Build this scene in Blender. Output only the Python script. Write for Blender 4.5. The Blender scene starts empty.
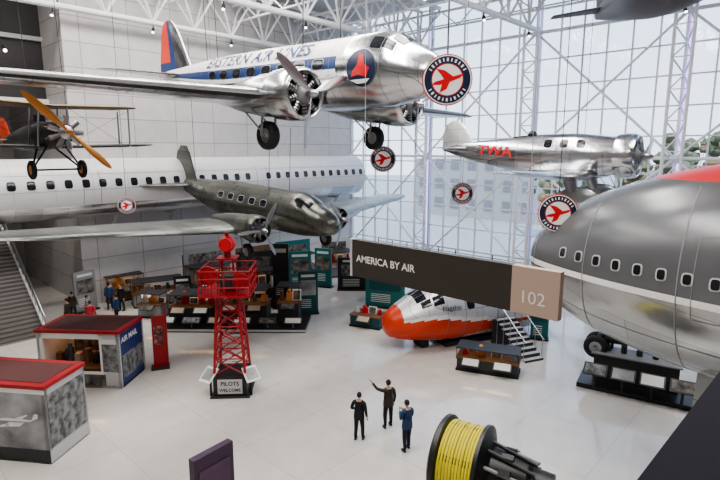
import bpy,bmesh,math,random
from mathutils import Vector,Matrix,noise
random.seed(3)
sc=bpy.context.scene; D=bpy.data
rad=math.radians; pi=math.pi
try:
    sc.view_settings.look='AgX - Medium High Contrast'
except Exception: pass
# ---------------------------------------------------------------- materials
_m={}
def mat(name,col,rough=.5,metal=0,emit=0,var=0,vs=4.0,coat=0,ramp=None,spec=None):
    if name in _m: return _m[name]
    m=D.materials.new(name); m.use_nodes=True
    nt=m.node_tree; b=nt.nodes['Principled BSDF']
    c=(col[0],col[1],col[2],1)
    b.inputs['Base Color'].default_value=c
    b.inputs['Roughness'].default_value=rough
    b.inputs['Metallic'].default_value=metal
    if spec is not None: b.inputs['Specular IOR Level'].default_value=spec
    if coat: b.inputs['Coat Weight'].default_value=coat
    if emit:
        b.inputs['Emission Color'].default_value=c
        b.inputs['Emission Strength'].default_value=emit
    if var:
        tc=nt.nodes.new('ShaderNodeTexCoord'); n=nt.nodes.new('ShaderNodeTexNoise')
        n.inputs['Scale'].default_value=vs; n.inputs['Detail'].default_value=5
        r=nt.nodes.new('ShaderNodeMix'); r.data_type='RGBA'
        r.inputs[6].default_value=tuple(max(0,x*(1-var)) for x in col)+(1,)
        r.inputs[7].default_value=tuple(min(1,x*(1+var)) for x in col)+(1,)
        nt.links.new(tc.outputs['Object'],n.inputs['Vector'])
        fac=n.outputs['Fac']
        if ramp:
            mr=nt.nodes.new('ShaderNodeMapRange'); mr.inputs[1].default_value=ramp[0]; mr.inputs[2].default_value=ramp[1]
            nt.links.new(fac,mr.inputs[0]); fac=mr.outputs[0]
        nt.links.new(fac,r.inputs[0]); nt.links.new(r.outputs[2],b.inputs['Base Color'])
    _m[name]=m; return m
def metalmat(name,col,rough,metal=1,spread=.22,pw=1.3,ph=.62):
    """riveted sheet metal: per-panel tone changes and thin seams, in object space"""
    m=D.materials.new(name); m.use_nodes=True; nt=m.node_tree; b=nt.nodes['Principled BSDF']
    N=nt.nodes.new; K=nt.links.new
    tc=N('ShaderNodeTexCoord'); sp=N('ShaderNodeSeparateXYZ'); ad=N('ShaderNodeMath'); ad.operation='ADD'; cb=N('ShaderNodeCombineXYZ')
    K(tc.outputs['Object'],sp.inputs[0]); K(sp.outputs['Y'],ad.inputs[0]); K(sp.outputs['Z'],ad.inputs[1])
    K(sp.outputs['X'],cb.inputs[0]); K(ad.outputs[0],cb.inputs[1])
    br=N('ShaderNodeTexBrick'); br.offset=.5
    f=lambda k:tuple(min(1,c*k) for c in col)+(1,)
    br.inputs['Color1'].default_value=f(1-spread); br.inputs['Color2'].default_value=f(1+spread); br.inputs['Mortar'].default_value=f(.35)
    br.inputs['Scale'].default_value=1; br.inputs['Brick Width'].default_value=pw; br.inputs['Row Height'].default_value=ph; br.inputs['Mortar Size'].default_value=.009
    K(cb.outputs[0],br.inputs['Vector']); K(br.outputs['Color'],b.inputs['Base Color'])
    n=N('ShaderNodeTexNoise'); n.inputs['Scale'].default_value=1.6; n.inputs['Detail'].default_value=4; K(tc.outputs['Object'],n.inputs['Vector'])
    mr=N('ShaderNodeMapRange'); mr.inputs[3].default_value=rough*.6; mr.inputs[4].default_value=rough*1.5; K(n.outputs['Fac'],mr.inputs[0]); K(mr.outputs[0],b.inputs['Roughness'])
    bp=N('ShaderNodeBump'); bp.inputs['Strength'].default_value=.14; bp.inputs['Distance'].default_value=.03
    n2=N('ShaderNodeTexNoise'); n2.inputs['Scale'].default_value=2.6; n2.inputs['Detail'].default_value=1; K(tc.outputs['Object'],n2.inputs['Vector']); K(n2.outputs['Fac'],bp.inputs['Height']); K(bp.outputs[0],b.inputs['Normal'])
    b.inputs['Metallic'].default_value=metal
    _m[name]=m; return m
def brickmat(name,c1,c2,mortar,bw,bh,ms,rough,axes='XZ',offset=0.0,metal=0,noise_amt=.1):
    m=D.materials.new(name); m.use_nodes=True; nt=m.node_tree; b=nt.nodes['Principled BSDF']
    tc=nt.nodes.new('ShaderNodeTexCoord'); sp=nt.nodes.new('ShaderNodeSeparateXYZ'); cb=nt.nodes.new('ShaderNodeCombineXYZ')
    nt.links.new(tc.outputs['Object'],sp.inputs[0])
    nt.links.new(sp.outputs[axes[0]],cb.inputs[0]); nt.links.new(sp.outputs[axes[1]],cb.inputs[1])
    br=nt.nodes.new('ShaderNodeTexBrick'); br.offset=offset; br.squash=1
    br.inputs['Color1'].default_value=c1+(1,); br.inputs['Color2'].default_value=c2+(1,); br.inputs['Mortar'].default_value=mortar+(1,)
    br.inputs['Scale'].default_value=1; br.inputs['Brick Width'].default_value=bw; br.inputs['Row Height'].default_value=bh
    br.inputs['Mortar Size'].default_value=ms
    nt.links.new(cb.outputs[0],br.inputs['Vector'])
    n=nt.nodes.new('ShaderNodeTexNoise'); n.inputs['Scale'].default_value=1.3; n.inputs['Detail'].default_value=8
    nt.links.new(tc.outputs['Object'],n.inputs['Vector'])
    mx=nt.nodes.new('ShaderNodeMix'); mx.data_type='RGBA'; mx.blend_type='MULTIPLY'; mx.inputs[0].default_value=noise_amt
    nt.links.new(br.outputs['Color'],mx.inputs[6]); nt.links.new(n.outputs['Fac'],mx.inputs[7])
    nt.links.new(mx.outputs[2],b.inputs['Base Color'])
    b.inputs['Roughness'].default_value=rough; b.inputs['Metallic'].default_value=metal
    return m
SILVER=metalmat('polished_aluminium',(.60,.61,.63),.2)
LIGHTAL=metalmat('light_aluminium',(.78,.79,.80),.42,.7,.08)
SILVD=mat('brushed_aluminium',(.42,.43,.45),.35,1,var=.15,vs=1.5)
GUN=metalmat('anodized_grey',(.15,.155,.14),.3,.75,.25,1.0,.5)
GUN2=metalmat('anodized_wing',(.22,.23,.22),.32,.7,.2,1.2,.7)
WHITE=mat('white_paint',(.84,.84,.83),.3)
CREAM=mat('cream_paint',(.68,.67,.65),.45)
BLUE=mat('navy_paint',(.012,.022,.06),.35)
SKYB=mat('blue_paint',(.015,.045,.17),.35)
RED=mat('red_paint',(.60,.02,.025),.35)
TRED=mat('tower_red',(.36,.012,.018),.45)
ORANGE=mat('orange_paint',(.70,.06,.022),.3)
AMBER=mat('varnished_wood',(.62,.25,.06),.3)
BLACK=mat('black_paint',(.015,.015,.017),.4)
RUB=mat('rubber',(.02,.02,.022),.75)
DARK=mat('dark_grey_paint',(.035,.035,.04),.5)
GREY=mat('grey_paint',(.25,.25,.26),.5)
LGREY=mat('light_grey_paint',(.52,.52,.53),.5)
GLASSD=mat('dark_glass',(.012,.015,.02),.12)
TEAL=mat('teal_paint',(.015,.14,.145),.5)
TEALD=mat('dark_teal_paint',(.01,.07,.08),.5)
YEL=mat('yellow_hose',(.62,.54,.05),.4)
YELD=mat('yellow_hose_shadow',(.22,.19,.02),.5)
BROWN=mat('brown_display',(.16,.08,.035),.6)
TAN=mat('tan_panel',(.50,.37,.30),.6)
PURP=mat('purple_panel',(.045,.02,.055),.5)
SIGND=mat('sign_charcoal',(.045,.036,.031),.55)
LED=mat('lavender_led',(.5,.36,1),.5,emit=2.2)
WARM=mat('warm_display_light',(1,.62,.3),.5,emit=5)
SPOT=mat('spot_lamp',(1,.95,.88),.5,emit=8)
FRAME=mat('window_frame_white',(.66,.68,.71),.4)
TRUSS=mat('truss_white',(.74,.75,.77),.4)
MURAL=mat('mural_photo',(.34,.35,.36),.6,var=.5,vs=.8,ramp=(.35,.65))
MURAL2=mat('mural_photo_dark',(.12,.11,.10),.6,var=.8,vs=3.5,ramp=(.35,.65))
MURAL3=mat('mural_photo_crowd',(.17,.175,.18),.6,var=.65,vs=4,ramp=(.35,.62))
SKIN=mat('skin',(.5,.3,.22),.55)
HAIR=mat('dark_hair',(.02,.014,.01),.7)
# ---------------------------------------------------------------- mesh builder
class MB:
    def __init__(s): s.v=[];s.f=[];s.m=[];s.mats=[]
    def mi(s,m):
        if m not in s.mats: s.mats.append(m)
        return s.mats.index(m)
    def add(s,vs,fs,m,M=None):
        b=len(s.v)
        for p in vs:
            p=Vector(p); s.v.append(M@p if M is not None else p)
        if isinstance(m,list): k=[s.mi(x) for x in m]
        else: k=[s.mi(m)]*len(fs)
        for f,i in zip(fs,k): s.f.append([b+q for q in f]); s.m.append(i)
    def box(s,c,d,m,M=None,rz=0,ry=0,rx=0):
        x,y,z=d[0]/2,d[1]/2,d[2]/2
        vs=[(-x,-y,-z),(x,-y,-z),(x,y,-z),(-x,y,-z),(-x,-y,z),(x,-y,z),(x,y,z),(-x,y,z)]
        fs=[(0,3,2,1),(4,5,6,7),(0,1,5,4),(1,2,6,5),(2,3,7,6),(3,0,4,7)]
        T=Matrix.Translation(c)@Matrix.Rotation(rad(rz),4,'Z')@Matrix.Rotation(rad(ry),4,'Y')@Matrix.Rotation(rad(rx),4,'X')
        s.add(vs,fs,m,(M@T) if M is not None else T)
    def cyl(s,p0,p1,r0,m,r1=None,n=12,M=None,caps=True):
        if r1 is None: r1=r0
        p0=Vector(p0);p1=Vector(p1);a=(p1-p0)
        if a.length<1e-6: return
        a.normalize(); u=a.orthogonal().normalized(); w=a.cross(u)
        vs=[];fs=[]
        for p,r in((p0,r0),(p1,r1)):
            for i in range(n):
                t=2*pi*i/n; vs.append(p+u*(r*math.cos(t))+w*(r*math.sin(t)))
        for i in range(n): j=(i+1)%n; fs.append((i,j,n+j,n+i))
        if caps: fs.append(tuple(range(n))[::-1]); fs.append(tuple(range(n,2*n)))
        s.add(vs,fs,m,M)
    def rev(s,prof,m,M=None,n=28,mats=None):
        vs=[];fs=[];ml=[]
        for x,r in prof:
            for i in range(n):
                t=2*pi*i/n; vs.append((x,r*math.cos(t),r*math.sin(t)))
        for k in range(len(prof)-1):
            for i in range(n):
                j=(i+1)%n; fs.append((k*n+i,k*n+j,(k+1)*n+j,(k+1)*n+i)); ml.append(mats[k] if mats else m)
        s.add(vs,fs,ml,M)
    def sph(s,c,r,m,M=None,n=16,k=10,fn=None):
        if not hasattr(r,'__len__'): r=(r,r,r)
        vs=[];fs=[]
        for j in range(k+1):
            ph=-pi/2+pi*j/k
            for i in range(n):
                t=2*pi*i/n
                p=Vector((math.cos(ph)*math.cos(t),math.cos(ph)*math.sin(t),math.sin(ph)))
                q=1+(fn(p) if fn else 0)
                vs.append((c[0]+r[0]*p.x*q,c[1]+r[1]*p.y*q,c[2]+r[2]*p.z*q))
        for j in range(k):
            for i in range(n):
                a=(i+1)%n; fs.append((j*n+i,j*n+a,(j+1)*n+a,(j+1)*n+i))
        s.add(vs,fs,m,M)
    def done(s,name,M=None,sharp=35):
        me=D.meshes.new(name); me.from_pydata([tuple(p) for p in s.v],[],s.f)
        for m in s.mats: me.materials.append(m)
        me.polygons.foreach_set('material_index',s.m)
        me.update()
        bm=bmesh.new(); bm.from_mesh(me); bmesh.ops.recalc_face_normals(bm,faces=bm.faces); bm.to_mesh(me); bm.free()
        me.polygons.foreach_set('use_smooth',[True]*len(me.polygons))
        me.set_sharp_from_angle(angle=rad(sharp))
        o=D.objects.new(name,me); sc.collection.objects.link(o)
        if M is not None: o.matrix_world=M
        return o
def textmesh(txt,size,align='LEFT',bold=0):
    cu=D.curves.new('t','FONT'); cu.body=txt; cu.size=size; cu.align_x=align; cu.resolution_u=3; cu.offset=bold
    ob=D.objects.new('t',cu); sc.collection.objects.link(ob)
    dg=bpy.context.evaluated_depsgraph_get(); dg.update()
    me=D.meshes.new_from_object(ob.evaluated_get(dg))
    vs=[v.co.copy() for v in me.vertices]; fs=[tuple(p.vertices) for p in me.polygons]
    D.objects.remove(ob); D.meshes.remove(me); return vs,fs
def addtext(mb,txt,size,m,M,align='LEFT',bold=0):
    vs,fs=textmesh(txt,size,align,bold); mb.add(vs,fs,m,M)
# ---------------------------------------------------------------- loft
class Loft:
    def __init__(s,st): s.st=st
    def at(s,x):
        st=s.st
        if x<=st[0][0]: return st[0][1:]
        if x>=st[-1][0]: return st[-1][1:]
        for i in range(len(st)-1):
            if st[i][0]<=x<=st[i+1][0]: break
        a,b=st[i],st[i+1]; p=st[i-1] if i>0 else a; q=st[i+2] if i+2<len(st) else b
        h=b[0]-a[0]; t=(x-a[0])/h; out=[]
        for k in (1,2,3):
            d=(b[k]-a[k])/h
            d0=(a[k]-p[k])/(a[0]-p[0]) if i>0 else d
            d1=(q[k]-b[k])/(q[0]-b[0]) if i+2<len(st) else d
            ma=0 if d0*d<=0 and i>0 else (d0+d)/2
            mb_=0 if d1*d<=0 and i+2<len(st) else (d1+d)/2
            ma=max(-3*abs(d),min(3*abs(d),ma)); mb_=max(-3*abs(d),min(3*abs(d),mb_))
            out.append((2*t**3-3*t*t+1)*a[k]+(t**3-2*t*t+t)*h*ma+(-2*t**3+3*t*t)*b[k]+(t**3-t*t)*h*mb_)
        return out
    def pt(s,x,ang,off=0):
        w,h,z=s.at(x); c,sn=math.cos(rad(ang)),math.sin(rad(ang))
        n=Vector((0,c*h,sn*w)); 
        if n.length>1e-9: n.normalize()
        e=.05; w2,h2,z2=s.at(x+e); sl=((w2-w)+(h2-h))/2/e
        nn=Vector((min(1.5,max(-1.5,sl)),n.y,n.z)).normalized()
        return Vector((-x,w*c,z+h*sn))+nn*off
    def mesh(s,mb,fn,ns=60,na=48,power=1.4):
        x0,x1=s.st[0][0],s.st[-1][0]; xs=[]
        for i in range(ns+1):
            t=i/ns; xs.append(x0+(x1-x0)*(t**power))
        vs=[];fs=[];ml=[]
        for x in xs:
            for j in range(na): vs.append(s.pt(x,360*j/na))
        for i in range(ns):
            for j in range(na):
                k=(j+1)%na; fs.append((i*na+j,i*na+k,(i+1)*na+k,(i+1)*na+j))
                ml.append(fn((xs[i]+xs[i+1])/2,360*(j+.5)/na))
        fs.append(tuple(range(na))); ml.append(ml[0]); fs.append(tuple(range(ns*na,ns*na+na))); ml.append(ml[-2])
        mb.add(vs,fs,ml)
    def patch(s,mb,x0,x1,a0,a1,m,off=.02,round_=False,taper=0,n=5):
        vs=[];fs=[]
        if round_:
            xc,ac=(x0+x1)/2,(a0+a1)/2; N=16
            vs.append(s.pt(xc,ac,off))
            for i in range(N):
                t=2*pi*i/N; cx,sx=math.cos(t),math.sin(t)
                px=math.copysign(abs(cx)**.55,cx); pa=math.copysign(abs(sx)**.55,sx)
                vs.append(s.pt(xc+px*(x1-x0)/2,ac+pa*(a1-a0)/2,off))
            for i in range(N): fs.append((0,1+i,1+(i+1)%N))
        else:
            for i in range(n+1):
                for j in range(n+1):
                    u=i/n; w=j/n
                    vs.append(s.pt(x0+(x1-x0)*u+taper*w,a0+(a1-a0)*w,off))
            for i in range(n):
                for j in range(n): q=i*(n+1)+j; fs.append((q,q+1,q+n+2,q+n+1))
        mb.add(vs,fs,m)
    def poly(s,mb,pts,m,off=.03,side=1,x0=0,el=0,K=4):
        h=s.at(x0)[1]; cx=sum(p[0] for p in pts)/len(pts); cz=sum(p[1] for p in pts)/len(pts); N=len(pts)
        def P(dx,dz):
            a=el+math.degrees(dz/h); return s.pt(x0-dx,a if side>0 else 180-a,off)
        vs=[P(cx,cz)]; fs=[]
        for k in range(1,K+1):
            for p in pts: vs.append(P(cx+(p[0]-cx)*k/K,cz+(p[1]-cz)*k/K))
        for i in range(N): fs.append((0,1+i,1+(i+1)%N))
        for k in range(K-1):
            for i in range(N):
                j=(i+1)%N; fs.append((1+k*N+i,1+k*N+j,1+(k+1)*N+j,1+(k+1)*N+i))
        mb.add(vs,fs,m)
    def disc(s,mb,x0,el,r,m,off,side=-1,rz=None):
        rz=rz or r
        s.poly(mb,[(r*math.cos(2*pi*i/28),rz*math.sin(2*pi*i/28)) for i in range(28)],m,off,side,x0,el)
    def text(s,mb,txt,size,x0,el,m,off=.03,side=-1,stretch=1,bold=0):
        vs,fs=textmesh(txt,size,bold=bold); out=[]
        for p in vs:
            x=x0-p.x*stretch if side<0 else x0+p.x*stretch
            a=el+math.degrees(p.y/s.at(x)[1]); out.append(s.pt(x,a if side>0 else 180-a,off))
        mb.add(out,fs,m)
def foil(n=9):
    xs=[(1-math.cos(pi*i/n))/2 for i in range(n+1)]
    y=lambda x:5*(.2969*math.sqrt(x)-.126*x-.3516*x*x+.2843*x**3-.1036*x**4)
    up=[(x,y(x)) for x in xs[::-1]]; lo=[(x,-y(x)*.7) for x in xs[1:-1]]
    return up+lo
def wing(mb,secs,m,boot=None,sg=(1,-1),vert=False,bf=.07,M=None,fn=None,sub=1):
    F=foil(); n=len(F)
    if sub>1:
        ns=[]
        for i in range(len(secs)-1):
            for k in range(sub):
                t=k/sub; ns.append(tuple(a+(b-a)*t for a,b in zip(secs[i],secs[i+1])))
        ns.append(secs[-1]); secs=ns
    for g in sg:
        vs=[];fs=[];ml=[]
        for (y,xl,c,z,tc) in secs:
            for fx,fy in F:
                if vert: vs.append((xl-fx*c,fy*tc*c+z,y))
                else: vs.append((xl-fx*c,g*y,z+fy*tc*c))
        for k in range(len(secs)-1):
            for i in range(n):
                j=(i+1)%n; fs.append((k*n+i,k*n+j,(k+1)*n+j,(k+1)*n+i))
                fx=(F[i][0]+F[j][0])/2
                mm=m
                if boot and fx<bf: mm=boot
                if fn: mm=fn(secs[k][0],fx,mm)
                ml.append(mm)
        e=(len(secs)-1)*n
        fs.append(tuple(range(e,e+n))); ml.append(m); fs.append(tuple(range(n))); ml.append(m)
        mb.add(vs,fs,ml,M)
def prop(mb,c,R,nb,m,a0=0,w=.26,hub=.16,tip=None):
    c=Vector(c)
    for b in range(nb):
        a=rad(a0)+2*pi*b/nb; rd=Vector((0,math.sin(a),math.cos(a))); tg=Vector((0,math.cos(a),-math.sin(a))); ax=Vector((1,0,0))
        secs=[(.06,.3,80),(.2,.5,55),(.4,.95,30),(.6,1,20),(.8,.85,15),(.93,.6,12),(1,.15,10)]
        vs=[];fs=[];ml=[]
        for fr,cw,tw in secs:
            tw=rad(tw); ct=math.cos(tw); st=math.sin(tw)
            for i in range(8):
                t=2*pi*i/8; p=cw*w/2*math.cos(t); q=.035*(1.3-fr)*math.sin(t)
                vs.append(c+rd*(R*fr)+tg*(p*ct-q*st)+ax*(p*st+q*ct))
        for k in range(len(secs)-1):
            for i in range(8):
                j=(i+1)%8; fs.append((k*8+i,k*8+j,(k+1)*8+j,(k+1)*8+i)); ml.append(tip if tip and k>=5 else m)
        fs.append(tuple(range(48,56))); ml.append(tip or m)
        mb.add(vs,fs,ml)
    mb.rev([(-.15,hub*.8),(0,hub),(.15,hub*.8),(.3,hub*.35),(.34,.001)],m,Matrix.Translation(c),16)
def radial(mb,c,r,L,cowl,nac_prof,nac_m,cyls=9):
    T=Matrix.Translation(c)
    mb.rev([(-.12,r*.80),(-.02,r*.84),(0,r*.88),(-.05,r*.95),(-.2,r),(-L*.6,r*1.02),(-L,r*.97),(-L,r*.9),(-.35,r*.9),(-.12,r*.80)],cowl,T,32)
    mb.rev([(-.4,.001),(-.4,r*.92)],RUB,T,32)
    mb.rev([(-.4,r*.42),(-.1,r*.36),(.05,r*.2),(.1,.001)],GREY,T,20)
    for i in range(cyls):
        a=2*pi*i/cyls; d=Vector((0,math.cos(a),math.sin(a))); o=Vector(c)+Vector((-.24,0,0))
        for k in range(4):
            r0=.38+.12*k; mb.cyl(o+d*(r*r0),o+d*(r*(r0+.07)),r*.15,SILVD,n=10)
        mb.cyl(o+d*(r*.3),o+d*(r*.88),r*.11,DARK,n=8)
    mb.rev([(x,q) for x,q in nac_prof],nac_m,T,28)
def wheel(mb,c,r,w,tyre=RUB,hub=SILVD,M=None):
    T=Matrix.Translation(c)@Matrix.Rotation(rad(90),4,'Z')
    if M is not None: T=M@T
    mb.rev([(-w*.35,r*.5),(-w*.5,r*.62),(-w*.5,r*.85),(-w*.3,r*.98),(0,r),(w*.3,r*.98),(w*.5,r*.85),(w*.5,r*.62),(w*.35,r*.5)],tyre,T,28)
    mb.rev([(-w*.3,.001),(-w*.42,r*.15),(-w*.3,r*.2),(-w*.36,r*.52),(w*.36,r*.52),(w*.3,r*.2),(w*.42,r*.15),(w*.3,.001)],hub,T,24)
def place(x,y,z,yaw=0,pitch=0,roll=0):
    return Matrix.Translation((x,y,z))@Matrix.Rotation(rad(yaw),4,'Z')@Matrix.Rotation(rad(pitch),4,'Y')@Matrix.Rotation(rad(roll),4,'X')
RX=Matrix.Rotation(rad(90),4,'X')
# ---------------------------------------------------------------- room frame: x=s along side wall from corner, y=d out from it
RM=Matrix.Translation((-.8,51,0))@Matrix.Rotation(rad(227),4,'Z')
CH=21.6
FLOORM=brickmat('terrazzo',(.72,.685,.64),(.69,.655,.615),(.52,.50,.47),3.05,3.05,.012,.09,'XY',noise_amt=.22)
WALLM=brickmat('stone_panels',(.64,.615,.61),(.58,.56,.555),(.34,.33,.33),3.0,1.5,.03,.45,'XZ',noise_amt=.25)
CEILM=mat('ceiling_white',(.48,.48,.49),.7)
DWALL=mat('recess_dark',(.045,.04,.045),.6)
BWALL=mat('back_wall_grey',(.30,.29,.285),.7)
b=MB(); b.box((27,18,-.15),(54,62,.3),FLOORM); b.done('floor',RM)
b=MB(); b.box((12.5,-.2,CH/2),(25,.4,CH),WALLM); b.done('wall_left',RM)
b=MB(); b.box((24.8,-6.7,CH/2),(.4,12.6,CH),WALLM); b.done('wall_return',RM)
b=MB(); b.box((39.5,-13,CH/2),(29,.4,CH),CREAM); b.done('wall_recess',RM)
b=MB(); b.box((54,17,CH/2),(.4,60,CH),BWALL)
for i in range(8): b.box((53.7,2+i*5.5,CH/2),(.3,.8,CH),LGREY); 
for z in (6.3,13): b.box((53.6,20,z),(.5,48,.5),CREAM); b.box((53.75,20,z+3),(.1,48,3.2),DWALL)
b.done('wall_back',RM)
b=MB(); b.box((27,46.2,CH/2),(54,.4,CH),BWALL)
for z in (6.3,13): b.box((27,45.9,z),(52,.5,.5),CREAM); b.box((27,45.95,z+3),(52,.1,3.2),DWALL)
b.done('wall_right',RM)
b=MB(); b.box((39.5,-4,17.4),(29,.4,8.4),DWALL)
b.box((39.5,-3.7,13.0),(29,.6,.5),WHITE); b.box((39.5,-3.7,17.0),(29,.4,.25),LGREY)
for i in range(14): b.sph((26+i*1.2,-3.2,14.6+(i%3)*1.4),.1,SPOT,n=8,k=6); b.cyl((26+i*1.2,-3.2,14.7+(i%3)*1.4),(26+i*1.2,-3.75,15+(i%3)*1.4),.04,BLACK,n=6)
b.done('wall_upper_header',RM)
b=MB(); b.box((27,16,CH+.15),(54,60.8,.3),CEILM); b.done('ceiling',RM)
for k,dd in enumerate((.9,9.2,18.4,27.6)):
    b=MB(); zt,zb=21.1,18.2
    for y in (dd-.9,dd+.9): b.cyl((0.3,y,zt),(48,y,zt),.13,TRUSS,n=10)
    b.cyl((0.3,dd,zb),(48,dd,zb),.18,TRUSS,n=10)
    n=16; st=47.7/n
    for i in range(n):
        x0=.3+i*st
        for y in (dd-.9,dd+.9):
            b.cyl((x0,y,zt),(x0+st/2,dd,zb),.08,TRUSS,n=8); b.cyl((x0+st/2,dd,zb),(x0+st,y,zt),.08,TRUSS,n=8)
        b.cyl((x0,dd-.9,zt),(x0,dd+.9,zt),.06,TRUSS,n=8)
        if i%2==0:
            b.cyl((x0+st/2,dd,zb-.15),(x0+st/2,dd,zb-.4),.04,BLACK,n=8); b.cyl((x0+st/2,dd,zb-.35),(x0+st/2+.1,dd+.1,zb-.6),.1,BLACK,n=10); b.cyl((x0+st/2+.1,dd+.1,zb-.6),(x0+st/2+.11,dd+.11,zb-.63),.08,SPOT,n=10)
    b.done('ceiling_truss' if k==0 else 'ceiling_truss.%03d'%k,RM)
for k in range(5):
    b=MB(); x=1.0+k*6
    b.cyl((x,.1,20.6),(x,46,20.6),.1,TRUSS,n=8); b.cyl((x,.1,19.4),(x,46,19.4),.08,TRUSS,n=8)
    for i in range(30): b.cyl((x,i*1.53,20.6 if i%2 else 19.4),(x,(i+1)*1.53,19.4 if i%2 else 20.6),.05,TRUSS,n=6)
    b.done('ceiling_beam' if k==0 else 'ceiling_beam.%03d'%k,RM)
# glass wall
b=MB(); W=46
for i in range(int(W/1.533)+1):
    y=i*1.533; big=(i%6==0)
    b.box((0,y,CH/2),(.16 if not big else .3,.085 if not big else .24,CH),FRAME)
for j in range(13):
    b.box((0,W/2,j*1.8+.05),(.12,W,.09),FRAME)
b.done('window_frame',RM)
gm=D.materials.new('window_glass'); gm.use_nodes=True; nt=gm.node_tree; nt.nodes.clear()
o_=nt.nodes.new('ShaderNodeOutputMaterial'); mx=nt.nodes.new('ShaderNodeMixShader'); t_=nt.nodes.new('ShaderNodeBsdfTransparent'); g_=nt.nodes.new('ShaderNodeBsdfGlossy')
t_.inputs[0].default_value=(.88,.94,1,1); g_.inputs['Roughness'].default_value=.02; mx.inputs[0].default_value=.05
nt.links.new(t_.outputs[0],mx.inputs[1]); nt.links.new(g_.outputs[0],mx.inputs[2]); nt.links.new(mx.outputs[0],o_.inputs[0])
b=MB(); b.add([(-.02,0,0),(-.02,W,0),(-.02,W,CH),(-.02,0,CH)],[(0,1,2,3)],gm); b.done('window_1',RM)
for k,dd in enumerate((9.2,18.4,27.6,36.8)):
    b=MB()
    b.cyl((.35,dd,0),(.35,dd,CH),.13,TRUSS,n=10)
    for y in(dd-.5,dd+.5): b.cyl((1.35,y,0),(1.35,y,18.2),.1,TRUSS,n=8)
    for i in range(10):
        z=i*1.8
        for y in(dd-.5,dd+.5):
            b.cyl((.35,dd,z),(1.35,y,z+.9),.05,TRUSS,n=6); b.cyl((1.35,y,z+.9),(.35,dd,z+1.8),.05,TRUSS,n=6)
        b.cyl((1.35,dd-.5,z+.9),(1.35,dd+.5,z+.9),.04,TRUSS,n=6)
    b.box((.55,dd+.18,CH/2),(.06,.1,CH-4),LED)
    b.done('window_column' if k==0 else 'window_column.%03d'%k,RM)
b=MB()
for k in range(4):
    y0=.4+k*9.2 if k==0 else k*9.2; y1=(k+1)*9.2
    for z0 in (1,9.5):
        b.cyl((.6,y0,z0),(.6,y1,z0+8.5),.08,TRUSS,n=8); b.cyl((.6,y1,z0),(.6,y0,z0+8.5),.08,TRUSS,n=8)
        b.cyl((.6,y0,z0+8.5),(.6,y1,z0+8.5),.1,TRUSS,n=8)
b.done('window_bracing',RM)
# mezzanine + stairs in recess
b=MB(); b.box((34,-8.4,6.0),(18,8.8,.5),LGREY); b.box((34,-4,6.1),(18,.12,.7),CREAM)
for i in range(19): b.cyl((25.2+i*.97,-4.05,6.2),(25.2+i*.97,-4.05,7.35),.03,SILVD,n=6)
b.cyl((25,-4.05,7.35),(43,-4.05,7.35),.05,SILVD,n=8)
b.done('mezzanine_floor',RM)
STEP=mat('stair_tread',(.14,.13,.125),.6); RISER=mat('stair_riser',(.33,.31,.30),.6)
def stair(name,s0,s1,d0,d1,z0,z1,n):
    b=MB(); w=s1-s0; sc_=(s0+s1)/2
    for i in range(n):
        d=d0+(d1-d0)*(i+.5)/n; z=z0+(z1-z0)*(i+1)/n
        b.box((sc_,d,z-.04),(w,abs(d1-d0)/n+.04,.08),STEP)
        b.box((sc_,d0+(d1-d0)*i/n,z-(z1-z0)/n/2),(w,.03,(z1-z0)/n),RISER)
    for x in (s0,s1):
        b.add([(x-.06,d0,z0),(x+.06,d0,z0),(x+.06,d1,z1-.35),(x-.06,d1,z1-.35),(x-.06,d0,z0+.35),(x+.06,d0,z0+.35),(x+.06,d1,z1+.1),(x-.06,d1,z1+.1)],
              [(0,1,2,3),(4,5,6,7),(0,1,5,4),(1,2,6,5),(2,3,7,6),(3,0,4,7)],CREAM)
        b.cyl((x,d0,z0+1.1),(x,d1,z1+1.05),.04,SILVD,n=8)
        for i in range(0,n+1,2): 
            t=i/n; b.cyl((x,d0+(d1-d0)*t,z0+(z1-z0)*t+.1),(x,d0+(d1-d0)*t,z0+(z1-z0)*t+1.08),.02,SILVD,n=6)
    return b.done(name,RM)
stair('staircase',28.6,32.4,4.4,-4.0,0,6.25,34)
stair('staircase.001',28.6,32.4,-5,-12.5,6.25,11.5,28)
# ---------------------------------------------------------------- exterior
b=MB(); b.add([(-140,-60,-.35),(140,-60,-.35),(140,220,-.35),(-140,220,-.35)],[(0,1,2,3)],mat('plaza_ground',(.42,.41,.40),.9,var=.1,vs=.1)); b.done('ground')
def tree(x,y,h,c):
    b=MB(); b.cyl((0,0,-.35),(0,0,h*.5),.28,mat('bark',(.14,.11,.10),.9),r1=.14,n=8)
    lm=mat('leaves_%d'%c,[(.20,.22,.12),(.34,.22,.12),(.27,.25,.14)][c],.8,var=.4,vs=3)  # leaf colours paled, outdoor haze is mixed into the base colour
    for i in range(60):
        p=(random.uniform(-.34,.34)*h,random.uniform(-.34,.34)*h,h*random.uniform(.38,.95)); r=h*random.uniform(.03,.065)
        b.sph(p,(r,r,r*.8),lm,n=10,k=7,fn=lambda q:.5*noise.noise(q*3+Vector(p)))
        if i%2==0: b.cyl((0,0,h*.4),p,.06,mat('bark',(0,0,0)),r1=.02,n=5)
    return b.done('tree',Matrix.Translation((x,y,0)))
for i,(t,s,h) in enumerate([(11,-24,9),(16,-13,7),(22,-12,10.5),(26,-11,11.5),(30,-12,11),(34,-13,12),(40,-14,11),(46,-16,11),(20,-40,10),(36,-42,12)]):
    p=RM@Vector((s,t,0)); tree(p.x,p.y,h,i%3)
b=MB()
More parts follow.
